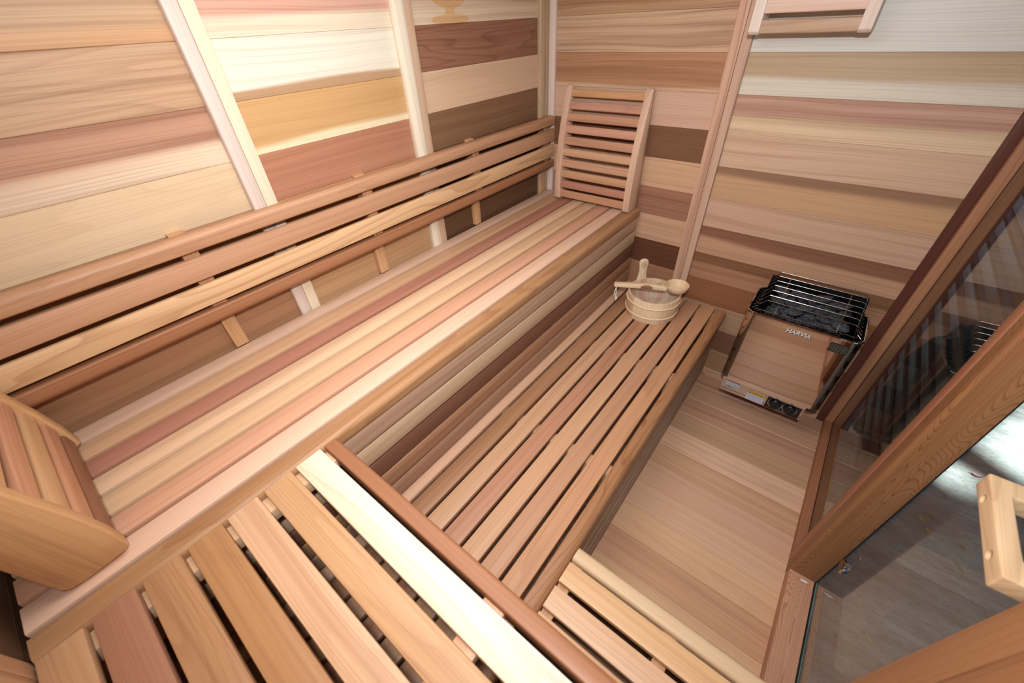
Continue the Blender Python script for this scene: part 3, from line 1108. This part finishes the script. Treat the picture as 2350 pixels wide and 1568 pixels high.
for i in range(len(secs) - 1):
    for k in range(n_):
        k2 = (k + 1) % n_
        q.face((base + i * n_ + k, base + i * n_ + k2, base + (i + 1) * n_ + k2, base + (i + 1) * n_ + k),
               [(secs[i][0], k * .004), (secs[i][0], k * .004 + .004), (secs[i + 1][0], k * .004 + .004), (secs[i + 1][0], k * .004)], None,
               kw if (4 <= i <= 6 and k in (5, 6, 7, 8)) or (i in (3, 7) and k in (6, 7)) else lw)
q.face([base + k for k in range(n_)][::-1], None, None, lw)
q.face([base + (len(secs) - 1) * n_ + k for k in range(n_)], None, None, lw)
q.build('ladle_handle', PINE, ld)
q = MB()
bp_ = [(.012, -.0300), (.028, -.0290), (.040, -.0240), (.049, -.0155), (.0555, -.004), (.0588, .008), (.0592, .0135), (.0580, .0152), (.0555, .0150), (.0540, .0125), (.0515, .002), (.046, -.009), (.037, -.018), (.024, -.0235), (.004, -.0250)]
BO = LBv + Vector((0, 0, .004))
q.lathe(bp_, BO, du, dn, dz_, n=48, wood=Wood((240, 206, 166), streak=.2))
bowl = q.build('bowl', PINE, ld)
q = MB()
for rr0, hh in ((.0485, -.0035), (.043, -.0120), (.036, -.0183), (.028, -.0218), (.018, -.0240)):
    q.tube([tuple(BO + du * (math.cos(a) * rr0) + dn * (math.sin(a) * rr0) + dz_ * hh) for a in [2 * PI * k / 48 for k in range(48)]], .0005, 4, Wood((206, 158, 116)), closed=True)
q.build('turning_ring', PINE, bowl)
q = MB()
e2 = LA + du * .232 + dz_ * .0135
for rr0 in (.0125, .0095):
    q.tube([tuple(e2 + du * (math.cos(a) * rr0) + dn * (math.sin(a) * rr0)) for a in [2 * PI * k / 32 for k in range(32)]], .0005, 5, closed=True)
q.tube([tuple(e2 + du * (-.006 + .0015 * k) + dn * (.003 * math.sin(k * 1.4))) for k in range(9)], .0006, 5)
q.build('burnt_emblem', BURNT, ld)
# hanging cord loop with a knot
cp0 = LA + du * .018
cpts = []
for k in range(17):
    t = k / 16
    sgn = -1 if t < .5 else 1
    s_ = abs(t - .5) * 2
    z = -.084 + .084 * (s_ ** 1.2) + (.012 if 0 else 0)
    side = sgn * (.0175 * math.sin(PI * min(1, s_ * 1.0)) + .001)
    cpts.append(cp0 + Vector((0, 0, z)) + dn * side * 1.2 + du * (-.012 * math.sin(PI * s_) if sgn < 0 else 0))
cpts[0] = cp0 + Vector((0, 0, -.0112)) - dn * .004
cpts[-1] = cp0 + Vector((0, 0, -.0112)) + dn * .004
q = MB()
q.tube([tuple(p) for p in cpts], .0026, 7)
kn = cp0 + Vector((0, 0, -.086))
q.tube([tuple(kn + Vector((math.cos(a) * .005, math.sin(a) * .005, .003 * math.sin(2 * a)))) for a in [2 * PI * k / 14 for k in range(14)]], .0042, 7, closed=True)
q.tube([tuple(kn), tuple(kn + Vector((.005, -.003, -.014)))], .0036, 7)
q.tube([tuple(kn), tuple(kn + Vector((-.003, .003, -.012)))], .0036, 7)
q.build('cord', ROPE, ld)

# ------------------------------------------------------------------ heater
HX0, HX1, HY0, HY1 = 1.337, 1.780, -.301, -.040
HB, HT = .280, .690
ht = thing('sauna_heater', 'mirror-polished steel electric sauna heater full of dark stones on the back wall', 'heater', (1.56, -.17, HB))


def rr_path(x0, y0, x1, y1, r, seg=7, z=0):
    pts = []
    for cx, cy, a0 in ((x0 + r, y0 + r, PI), (x1 - r, y0 + r, 1.5 * PI), (x1 - r, y1 - r, 0), (x0 + r, y1 - r, .5 * PI)):
        for i in range(seg + 1):
            a = a0 + .5 * PI * i / seg
            pts.append((cx + math.cos(a) * r, cy + math.sin(a) * r, z))
    return pts


def wall_strip(q_, ringa, ringb, flip=False, mi=0):
    b_ = len(q_.v)
    n2 = len(ringa)
    q_.v += [tuple(p) for p in ringa] + [tuple(p) for p in ringb]
    for i in range(n2):
        j = (i + 1) % n2
        f_ = (b_ + i, b_ + j, b_ + n2 + j, b_ + n2 + i)
        q_.face(f_[::-1] if flip else f_, mi=mi)


q = MB()
wall_strip(q, rr_path(HX0, HY0, HX1, HY1, .038, z=HB), rr_path(HX0, HY0, HX1, HY1, .038, z=HT))
wall_strip(q, rr_path(HX0 + .004, HY0 + .004, HX1 - .004, HY1 - .004, .034, z=HB), rr_path(HX0 + .004, HY0 + .004, HX1 - .004, HY1 - .004, .034, z=HT), True)
wall_strip(q, rr_path(HX0, HY0, HX1, HY1, .038, z=HB), rr_path(HX0 + .004, HY0 + .004, HX1 - .004, HY1 - .004, .034, z=HB), True)
body = q.build('casing', STEEL, ht)
q = MB()
q.tube(rr_path(HX0 + .001, HY0 + .001, HX1 - .001, HY1 - .001, .037, z=HT + .004), .0055, 8, closed=True)
q.build('rim', STEEL, ht)
# dark inner trough that holds the stones
IX0, IX1, IY0, IY1 = HX0 + .034, HX1 - .034, HY0 + .034, HY1 - .022
q = MB()
wall_strip(q, rr_path(HX0 + .006, HY0 + .006, HX1 - .006, HY1 - .006, .032, z=HT - .02), rr_path(HX0 + .006, HY0 + .006, HX1 - .006, HY1 - .006, .032, z=HB + .01), False)
wall_strip(q, rr_path(HX0 + .006, HY0 + .006, HX1 - .006, HY1 - .006, .032, z=HT - .02), rr_path(HX0 + .0065, HY0 + .0065, HX1 - .0065, HY1 - .0065, .032, z=HT - .001), True)
bb = len(q.v)
pr = rr_path(HX0 + .006, HY0 + .006, HX1 - .006, HY1 - .006, .032, z=HT - .17)
q.v += pr
q.face(range(bb, bb + len(pr)))
q.build('inner_liner', BLACKIN, ht)
q = MB()
IZ0, IZ1 = HT - .14, HT + .028
wall_strip(q, rr_path(IX0, IY0, IX1, IY1, .012, z=IZ0), rr_path(IX0, IY0, IX1, IY1, .012, z=HT - .005), False)
wall_strip(q, rr_path(IX0 + .002, IY0 + .002, IX1 - .002, IY1 - .002, .010, z=IZ0), rr_path(IX0 + .002, IY0 + .002, IX1 - .002, IY1 - .002, .010, z=HT - .005), True)
bb = len(q.v)
pr = rr_path(IX0, IY0, IX1, IY1, .012, z=IZ0)
q.v += pr
q.face(range(bb, bb + len(pr)))
# raised back and sides of the trough
q.board((IX0, IY1 - .004, HT - .006), (IX1, IY1, HT + .092), 'x', 'z', r=.0008)
q.poly([(IX0, IY0 + .02, HT - .006), (IX0, IY1 - .004, HT - .006), (IX0, IY1 - .004, HT + .092), (IX0, IY0 + .09, HT + .040)], (.003, 0, 0))
q.poly([(IX1 - .003, IY0 + .02, HT - .006), (IX1 - .003, IY1 - .004, HT - .006), (IX1 - .003, IY1 - .004, HT + .092), (IX1 - .003, IY0 + .09, HT + .040)], (.003, 0, 0))
q.build('stone_trough', BLACKIN, ht)
# brown front lip strips inside the trough
# wire guard: lengthwise bars with bent ends, two cross bars
gz_b, gz_f = HT + .120, HT + .056
nb_ = 7
for k in range(nb_):
    t = k / (nb_ - 1)
    y = IY1 - .006 + (IY0 + .030 - IY1) * t
    z = gz_b - .004 + (gz_f - gz_b) * t ** 1.2
    x0, x1 = IX0 + .030 - .004 * t, IX1 - .022
    q = MB()
    drop = .040 if k < nb_ - 1 else .030
    q.tube([(x0 - .026, y, z - drop), (x0 - .012, y, z - .016), (x0, y, z), (x1, y, z), (x1 + .012, y, z - .004), (x1 + .016, y, z - drop)], .0017, 7)
    q.build('guard_bar', WIRE, ht)
for x in (IX0 + .075, IX1 - .066):
    q = MB()
    q.tube([(x, IY1 + .004, gz_b + .010), (x, IY1 - .004, gz_b - .002 - .004), (x, (IY0 + IY1) / 2, (gz_b + gz_f) / 2 - .006), (x, IY0 + .026, gz_f - .006), (x, IY0 + .004, gz_f - .030), (x, IY0 - .004, HT + .008)], .0017, 7)
    q.build('guard_cross_bar', WIRE, ht)
q = MB()
q.tube([(IX0 - .004, IY1 - .01, HT + .012), (IX0 - .004, IY0 - .004, HT + .012), (IX1 + .004, IY0 - .004, HT + .012), (IX1 + .004, IY1 - .01, HT + .012)], .0017, 7)
q.build('guard_frame', WIRE, ht)
# zigzag spacer wire between the trough and the casing
q = MB()
zz = []
px0, px1, py0, py1 = HX0 + .012, HX1 - .012, HY0 + .012, HY1 - .020
nside, nfront = 7, 11
seq = [(px0, IX0 - .005, py1 - (py1 - py0) * k / nside, 'l') for k in range(nside)] + \
      [(py0, IY0 - .005, px0 + .015 + (px1 - px0 - .03) * k / nfront, 'f') for k in range(nfront + 1)] + \
      [(px1, IX1 + .005, py0 + (py1 - py0) * (k + 1) / nside, 'r') for k in range(nside)]
for a, b, s_, kd in seq:
    if kd == 'l':
        zz += [(a, s_, HT + .002), (b, s_ - (py1 - py0) / nside / 2, HT + .010)]
    elif kd == 'f':
        zz += [(s_, a, HT + .000), (s_ + (px1 - px0) / nfront / 2, b, HT + .010)]
    else:
        zz += [(a, s_, HT + .002), (b, s_ + (py1 - py0) / nside / 2, HT + .010)]
q.tube(zz, .0013, 5)
q.build('zigzag_wire', WIRE, ht)
# control box under the casing
CX0, CX1, CY0, CY1, CZ0, CZ1 = 1.352, 1.738, -.252, -.045, .142, HB + .02
q = MB()
q.board((CX0, CY0, CZ0), (CX1, CY1, CZ1 - .003), 'x', 'z', rs=(.008, .004, .004, .008), r=.006, seg=4)
cbox = q.build('control_box', STEEL, ht)


def label_plate(name, x0, x1, z0, z1, y, mat, parent, t=.0008):
    q_ = MB()
    q_.board((x0, y - t, z0), (x1, y, z1), 'x', 'z', r=.0003, seg=1)
    return q_.build(name, mat, parent)


def print_lines(parent, x0, x1, z0, z1, y, n, mat, th=.0016, gap=None):
    q_ = MB()
    for k in range(n):
        z = z1 - (k + .5) * (z1 - z0) / n
        x = x0
        while x < x1 - .002:
            l = min(random.uniform(.004, .012), x1 - x)
            q_.board((x, y - .0003, z - th / 2), (x + l, y, z + th / 2), 'x', 'z', r=.0001, seg=1)
            x += l + .0018
        if random.random() < .5:
            pass
    return q_.build('print', mat, parent)


def text_mesh(txt, size, O, X, Z, thick=.0004, bold=0.0, shear=0.0):
    cu = bpy.data.curves.new('letters', 'FONT')
    cu.body = txt
    cu.size = size
    cu.offset = bold
    cu.shear = shear
    cu.resolution_u = 3
    cu.extrude = thick / 2
    ob = bpy.data.objects.new('letters', cu)
    C.objects.link(ob)
    bpy.context.view_layer.update()
    me = bpy.data.meshes.new_from_object(ob.evaluated_get(bpy.context.evaluated_depsgraph_get()))
    X, Z = Vector(X), Vector(Z)
    Y = X.cross(Z)
    O = Vector(O)
    q_ = MB()
    q_.v = [tuple(O + X * v.co.x + Z * v.co.y - Y * 0 + (-Y if False else Y * 0) + (Z.cross(X) * -v.co.z if False else X.cross(Z) * v.co.z)) for v in me.vertices]
    for p_ in me.polygons:
        q_.face(tuple(p_.vertices))
    bpy.data.objects.remove(ob)
    return q_


CF = CY0 - .0002
l1_ = label_plate('warning_label', 1.372, 1.440, .196, .228, CF, WHITEL, cbox)
label_plate('red_strip', 1.372, 1.440, .2225, .228, CF - .0009, RED, l1_, .0003)
print_lines(l1_, 1.374, 1.438, .198, .221, CF - .0009, 5, INK)
l2_ = label_plate('rating_label', 1.386, 1.421, .178, .194, CF, plain('silver_label', (176, 162, 150), .4), cbox)
print_lines(l2_, 1.388, 1.406, .181, .191, CF - .0009, 3, INKD)
l3_ = label_plate('attention_label', 1.483, 1.564, .151, .211, CF, WHITEL, cbox)
label_plate('yellow_strip', 1.483, 1.564, .196, .211, CF - .0009, YELLOW, l3_, .0003)
q = text_mesh('ATTENTION', .0108, (1.5005, CF - .0014, .1990), (1, 0, 0), (0, 0, 1), bold=.0002)
q.build('print', INKD, l3_)
q = MB()
q.poly([(1.487, CF - .0013, .1985), (1.498, CF - .0013, .1985), (1.4925, CF - .0013, .2085)], (0, -.0003, 0))
q.build('warning_triangle', INKD, l3_)
print_lines(l3_, 1.486, 1.561, .153, .194, CF - .0009, 7, INK)
pl = label_plate('control_plate', 1.5765, 1.7285, .149, .222, CF, BLACK, cbox)
for kx in (1.616, 1.682):
    q = MB()
    q.tube([(kx + math.cos(a) * .0305, CF - .0011, .190 + math.sin(a) * .0305) for a in [math.radians(150 + 240 * k / 30) for k in range(31)]], .0024, 6, r2=.0012)
    q.build('dial_ring', SILVERINK, pl)
    q = MB()
    q.lathe([(.0265, 0), (.0262, .009), (.0245, .0105), (.010, .011)], (kx, CF - .0009, .190), (1, 0, 0), (0, 0, 1), (0, -1, 0), n=40)
    q.board((kx - .0065, CF - .0235, .168), (kx + .0065, CF - .0112, .212), 'z', 'x', r=.003, seg=3)
    q.build('knob', BLACK, cbox)
q = MB()
q.board((1.612, CF - .0012, .1525), (1.690, CF - .0009, .1532), 'x', 'z', r=.0001, seg=1)
q.board((1.612, CF - .0012, .1605), (1.690, CF - .0009, .1612), 'x', 'z', r=.0001, seg=1)
q.board((1.612, CF - .0012, .1525), (1.6127, CF - .0009, .1612), 'x', 'z', r=.0001, seg=1)
q.board((1.6893, CF - .0012, .1525), (1.690, CF - .0009, .1612), 'x', 'z', r=.0001, seg=1)
q.build('print_frame', SILVERINK, pl)
print_lines(pl, 1.615, 1.687, .1545, .1595, CF - .0009, 1, SILVERINK)
# brand plate lettering and black data plate on the casing
q = text_mesh('HARVIA', .0270, (1.5125, HY0 - .0012, .6505), (1, 0, 0), (0, 0, 1), thick=.0012, bold=.0012, shear=.12)
q.build('raised_lettering', plain('satin_chrome', (226, 224, 224), .4, .35), body)
q = text_mesh('HARVIA', .0270, (1.5150, HY0 - .0003, .6485), (1, 0, 0), (0, 0, 1), thick=.0005, bold=.0014, shear=.12)  # dark offset copy of the letters, painted as their shadow
q.build('lettering_shadow', plain('brushed_shadow', (40, 36, 34), .3, .6), body)
dp = label_plate('data_plate', 1.680, 1.7465, .622, .668, HY0 - .0002, plain('black_plate', (18, 16, 15), .45), body)
print_lines(dp, 1.683, 1.743, .625, .665, HY0 - .0011, 7, SILVERINK, th=.0011)


# stones: a few shapes, copied as individual rocks
def make_stone_mesh(k):
    bm_ = bmesh.new()
    bmesh.ops.create_icosphere(bm_, subdivisions=3, radius=1.0)
    rnd = random.Random(100 + k)
    dirs = [Vector((rnd.gauss(0, 1), rnd.gauss(0, 1), rnd.gauss(0, 1))).normalized() for _ in range(9)]
    cutd = [rnd.uniform(.50, .85) for _ in dirs]
    off = Vector((k * 7.3, k * 3.1, 0))
    sx_, sy_, sz_ = rnd.uniform(.040, .052), rnd.uniform(.026, .032), rnd.uniform(.016, .021)
    for v in bm_.verts:
        p = v.co.copy()
        for d_, c_ in zip(dirs, cutd):
            e = p.dot(d_) - c_
            if e > 0:
                p -= d_ * e * .9
        p *= 1 + .12 * mnoise.noise(p * 2.2 + off) + .05 * mnoise.noise(p * 6 + off)
        v.co = Vector((p.x * sx_, p.y * sy_, p.z * sz_))
    me = bpy.data.meshes.new('sauna_stone')
    bm_.to_mesh(me)
    bm_.free()
    me.materials.append(STONE)
    me.polygons.foreach_set('use_smooth', [True] * len(me.polygons))
    me.set_sharp_from_angle(angle=math.radians(38))
    return me


stones = [make_stone_mesh(k) for k in range(9)]
rs_ = random.Random(5)
cnt_ = 0
for layer, (zb, nx, nyy) in enumerate(((HT - .075, 5, 3), (HT - .048, 5, 3), (HT - .014, 5, 3), (HT + .018, 5, 3), (HT + .046, 4, 1))):
    if layer == 0:
        continue
    for iy in range(nyy):
        for ix in range(nx):
            fx = (ix + .5 + (.25 if (iy + layer) % 2 else -.15)) / nx
            fy = (iy + .5) / nyy
            x = IX0 + .046 + (IX1 - IX0 - .092) * min(1, max(0, fx)) + rs_.uniform(-.008, .008)
            if layer == 4:
                y = IY1 - .046 - (IY1 - IY0 - .10) * fy * .3 + rs_.uniform(-.006, .006)
            else:
                y = IY1 - .018 - (IY1 - IY0 - .038) * fy + rs_.uniform(-.006, .006)
            z = zb + rs_.uniform(-.005, .005) + (.012 * (1 - fy) if layer >= 3 else 0)
            if layer == 3 and iy == 2 and ix in (0, 2):
                continue
            o = bpy.data.objects.new('sauna_stone', stones[rs_.randrange(9)])
            C.objects.link(o)
            o.location = (x, y, z)
            o.rotation_euler = (rs_.uniform(-.35, .35), rs_.uniform(-.3, .3), rs_.uniform(-.7, .7))
            tag(o, 'dark grey rough rock among the stones heaped in the steel heater', 'stone', 'stones heaped in the heater')
            cnt_ += 1


# ------------------------------------------------------------------ leaves and scraps
def make_leaf(name, label, cat, x, y, z, ln, wd, rot, c1, c2, curl=.25, group=None):
    q_ = MB()
    nu, nv = 9, 4
    R_m = Matrix.Rotation(rot, 3, 'Z')
    top = []
    for side in (1, -1):
        b_ = len(q_.v)
        for i in range(nu + 1):
            t = i / nu
            half = wd / 2 * (math.sin(PI * t ** .85) ** .8 if 0 < t < 1 else 0) + .0002
            for j in range(nv + 1):
                s_ = -1 + 2 * j / nv
                zz_ = curl * wd * (s_ * s_) * .45 * math.sin(PI * min(1, t + .05)) + curl * ln * .25 * (2 * t - 1) ** 2 + .0012 + (.0004 if side > 0 else 0)
                p = R_m @ Vector(((t - .5) * ln, s_ * half, 0))
                q_.v.append((x + p.x, y + p.y, z + zz_))
        for i in range(nu):
            for j in range(nv):
                f_ = (b_ + i * (nv + 1) + j, b_ + (i + 1) * (nv + 1) + j, b_ + (i + 1) * (nv + 1) + j + 1, b_ + i * (nv + 1) + j + 1)
                q_.face(f_ if side > 0 else f_[::-1])
    t_ = thing(name, label, cat, (x, y, z), group)
    q_.build('blade', leaf_material(name + '_skin', c1, c2), t_)
    s2 = MB()
    p0 = R_m @ Vector((-.5 * ln, 0, 0))
    p1 = R_m @ Vector((-.72 * ln, .05 * ln, 0))
    s2.tube([(x + p0.x, y + p0.y, z + .0018 + curl * ln * .25), (x + p1.x, y + p1.y, z + .0012)], .0007, 5)
    s2.build('stem', leaf_material(name + '_stem', (120, 100, 60), (100, 80, 50)), t_)
    return t_


G = 'fallen leaves outside the door'
YL, GL, BL = ((214, 190, 84), (176, 150, 60)), ((108, 160, 96), (84, 130, 84)), ((122, 96, 78), (90, 70, 58))
for lab, x, y, ln, wd, rot, cc, cu in (
        ('yellow leaf on the concrete, left of a pair of yellow leaves', 2.341, -.294, .034, .017, -.9, YL, .3),
        ('yellow leaf on the concrete, lower and longer one of the yellow pair', 2.365, -.347, .040, .016, -1.0, YL, .3),
        ('brown and green crumpled leaf just above the pair of yellow leaves', 2.372, -.255, .034, .012, -.9, ((116, 120, 70), (90, 70, 50)), .6),
        ('tiny bright green leaf on the concrete between the yellow pair and the handle', 2.447, -.263, .022, .014, -.4, GL, .2),
        ('round brown leaf on the concrete left of the door handle', 2.474, -.347, .032, .020, -.8, BL, .3),
        ('tiny yellow leaf fragment close to the door handle', 2.503, -.373, .016, .007, -.3, YL, .2),
        ('long green leaf on the concrete, largest of the green ones', 2.462, -.467, .048, .020, -1.0, GL, .35),
        ('narrow tan leaf on the concrete below the long green leaf', 2.420, -.614, .034, .010, -.5, ((176, 150, 110), (140, 116, 84)), .3),
        ('yellow-green leaf on the concrete nearest the threshold', 2.194, -.997, .032, .013, -.9, ((190, 186, 80), (140, 150, 70)), .4),
        ('tiny pale leaf crumb on the concrete below the door handle', 2.448, -.709, .010, .007, .2, YL, .2),
        ('pinkish white leaf in the lighter concrete above the door handle', 2.548, .150, .044, .022, .1, ((206, 176, 176), (170, 120, 124)), .6)):
    make_leaf('leaf', lab, 'leaf', x, y, -.0995, ln, wd, rot, cc[0], cc[1], cu, G)
make_leaf('leaf', 'small dried brown leaf scrap on the wooden floor in front of the heater', 'leaf', 1.541, -.133, .0003, .013, .005, -.1, (120, 92, 50), (80, 60, 36), .3)
make_leaf('wood_shaving', 'small white curled shaving on the wooden door threshold', 'shaving', 1.917, -1.0165, .0553, .030, .008, .1, (240, 238, 232), (214, 206, 198), .5)
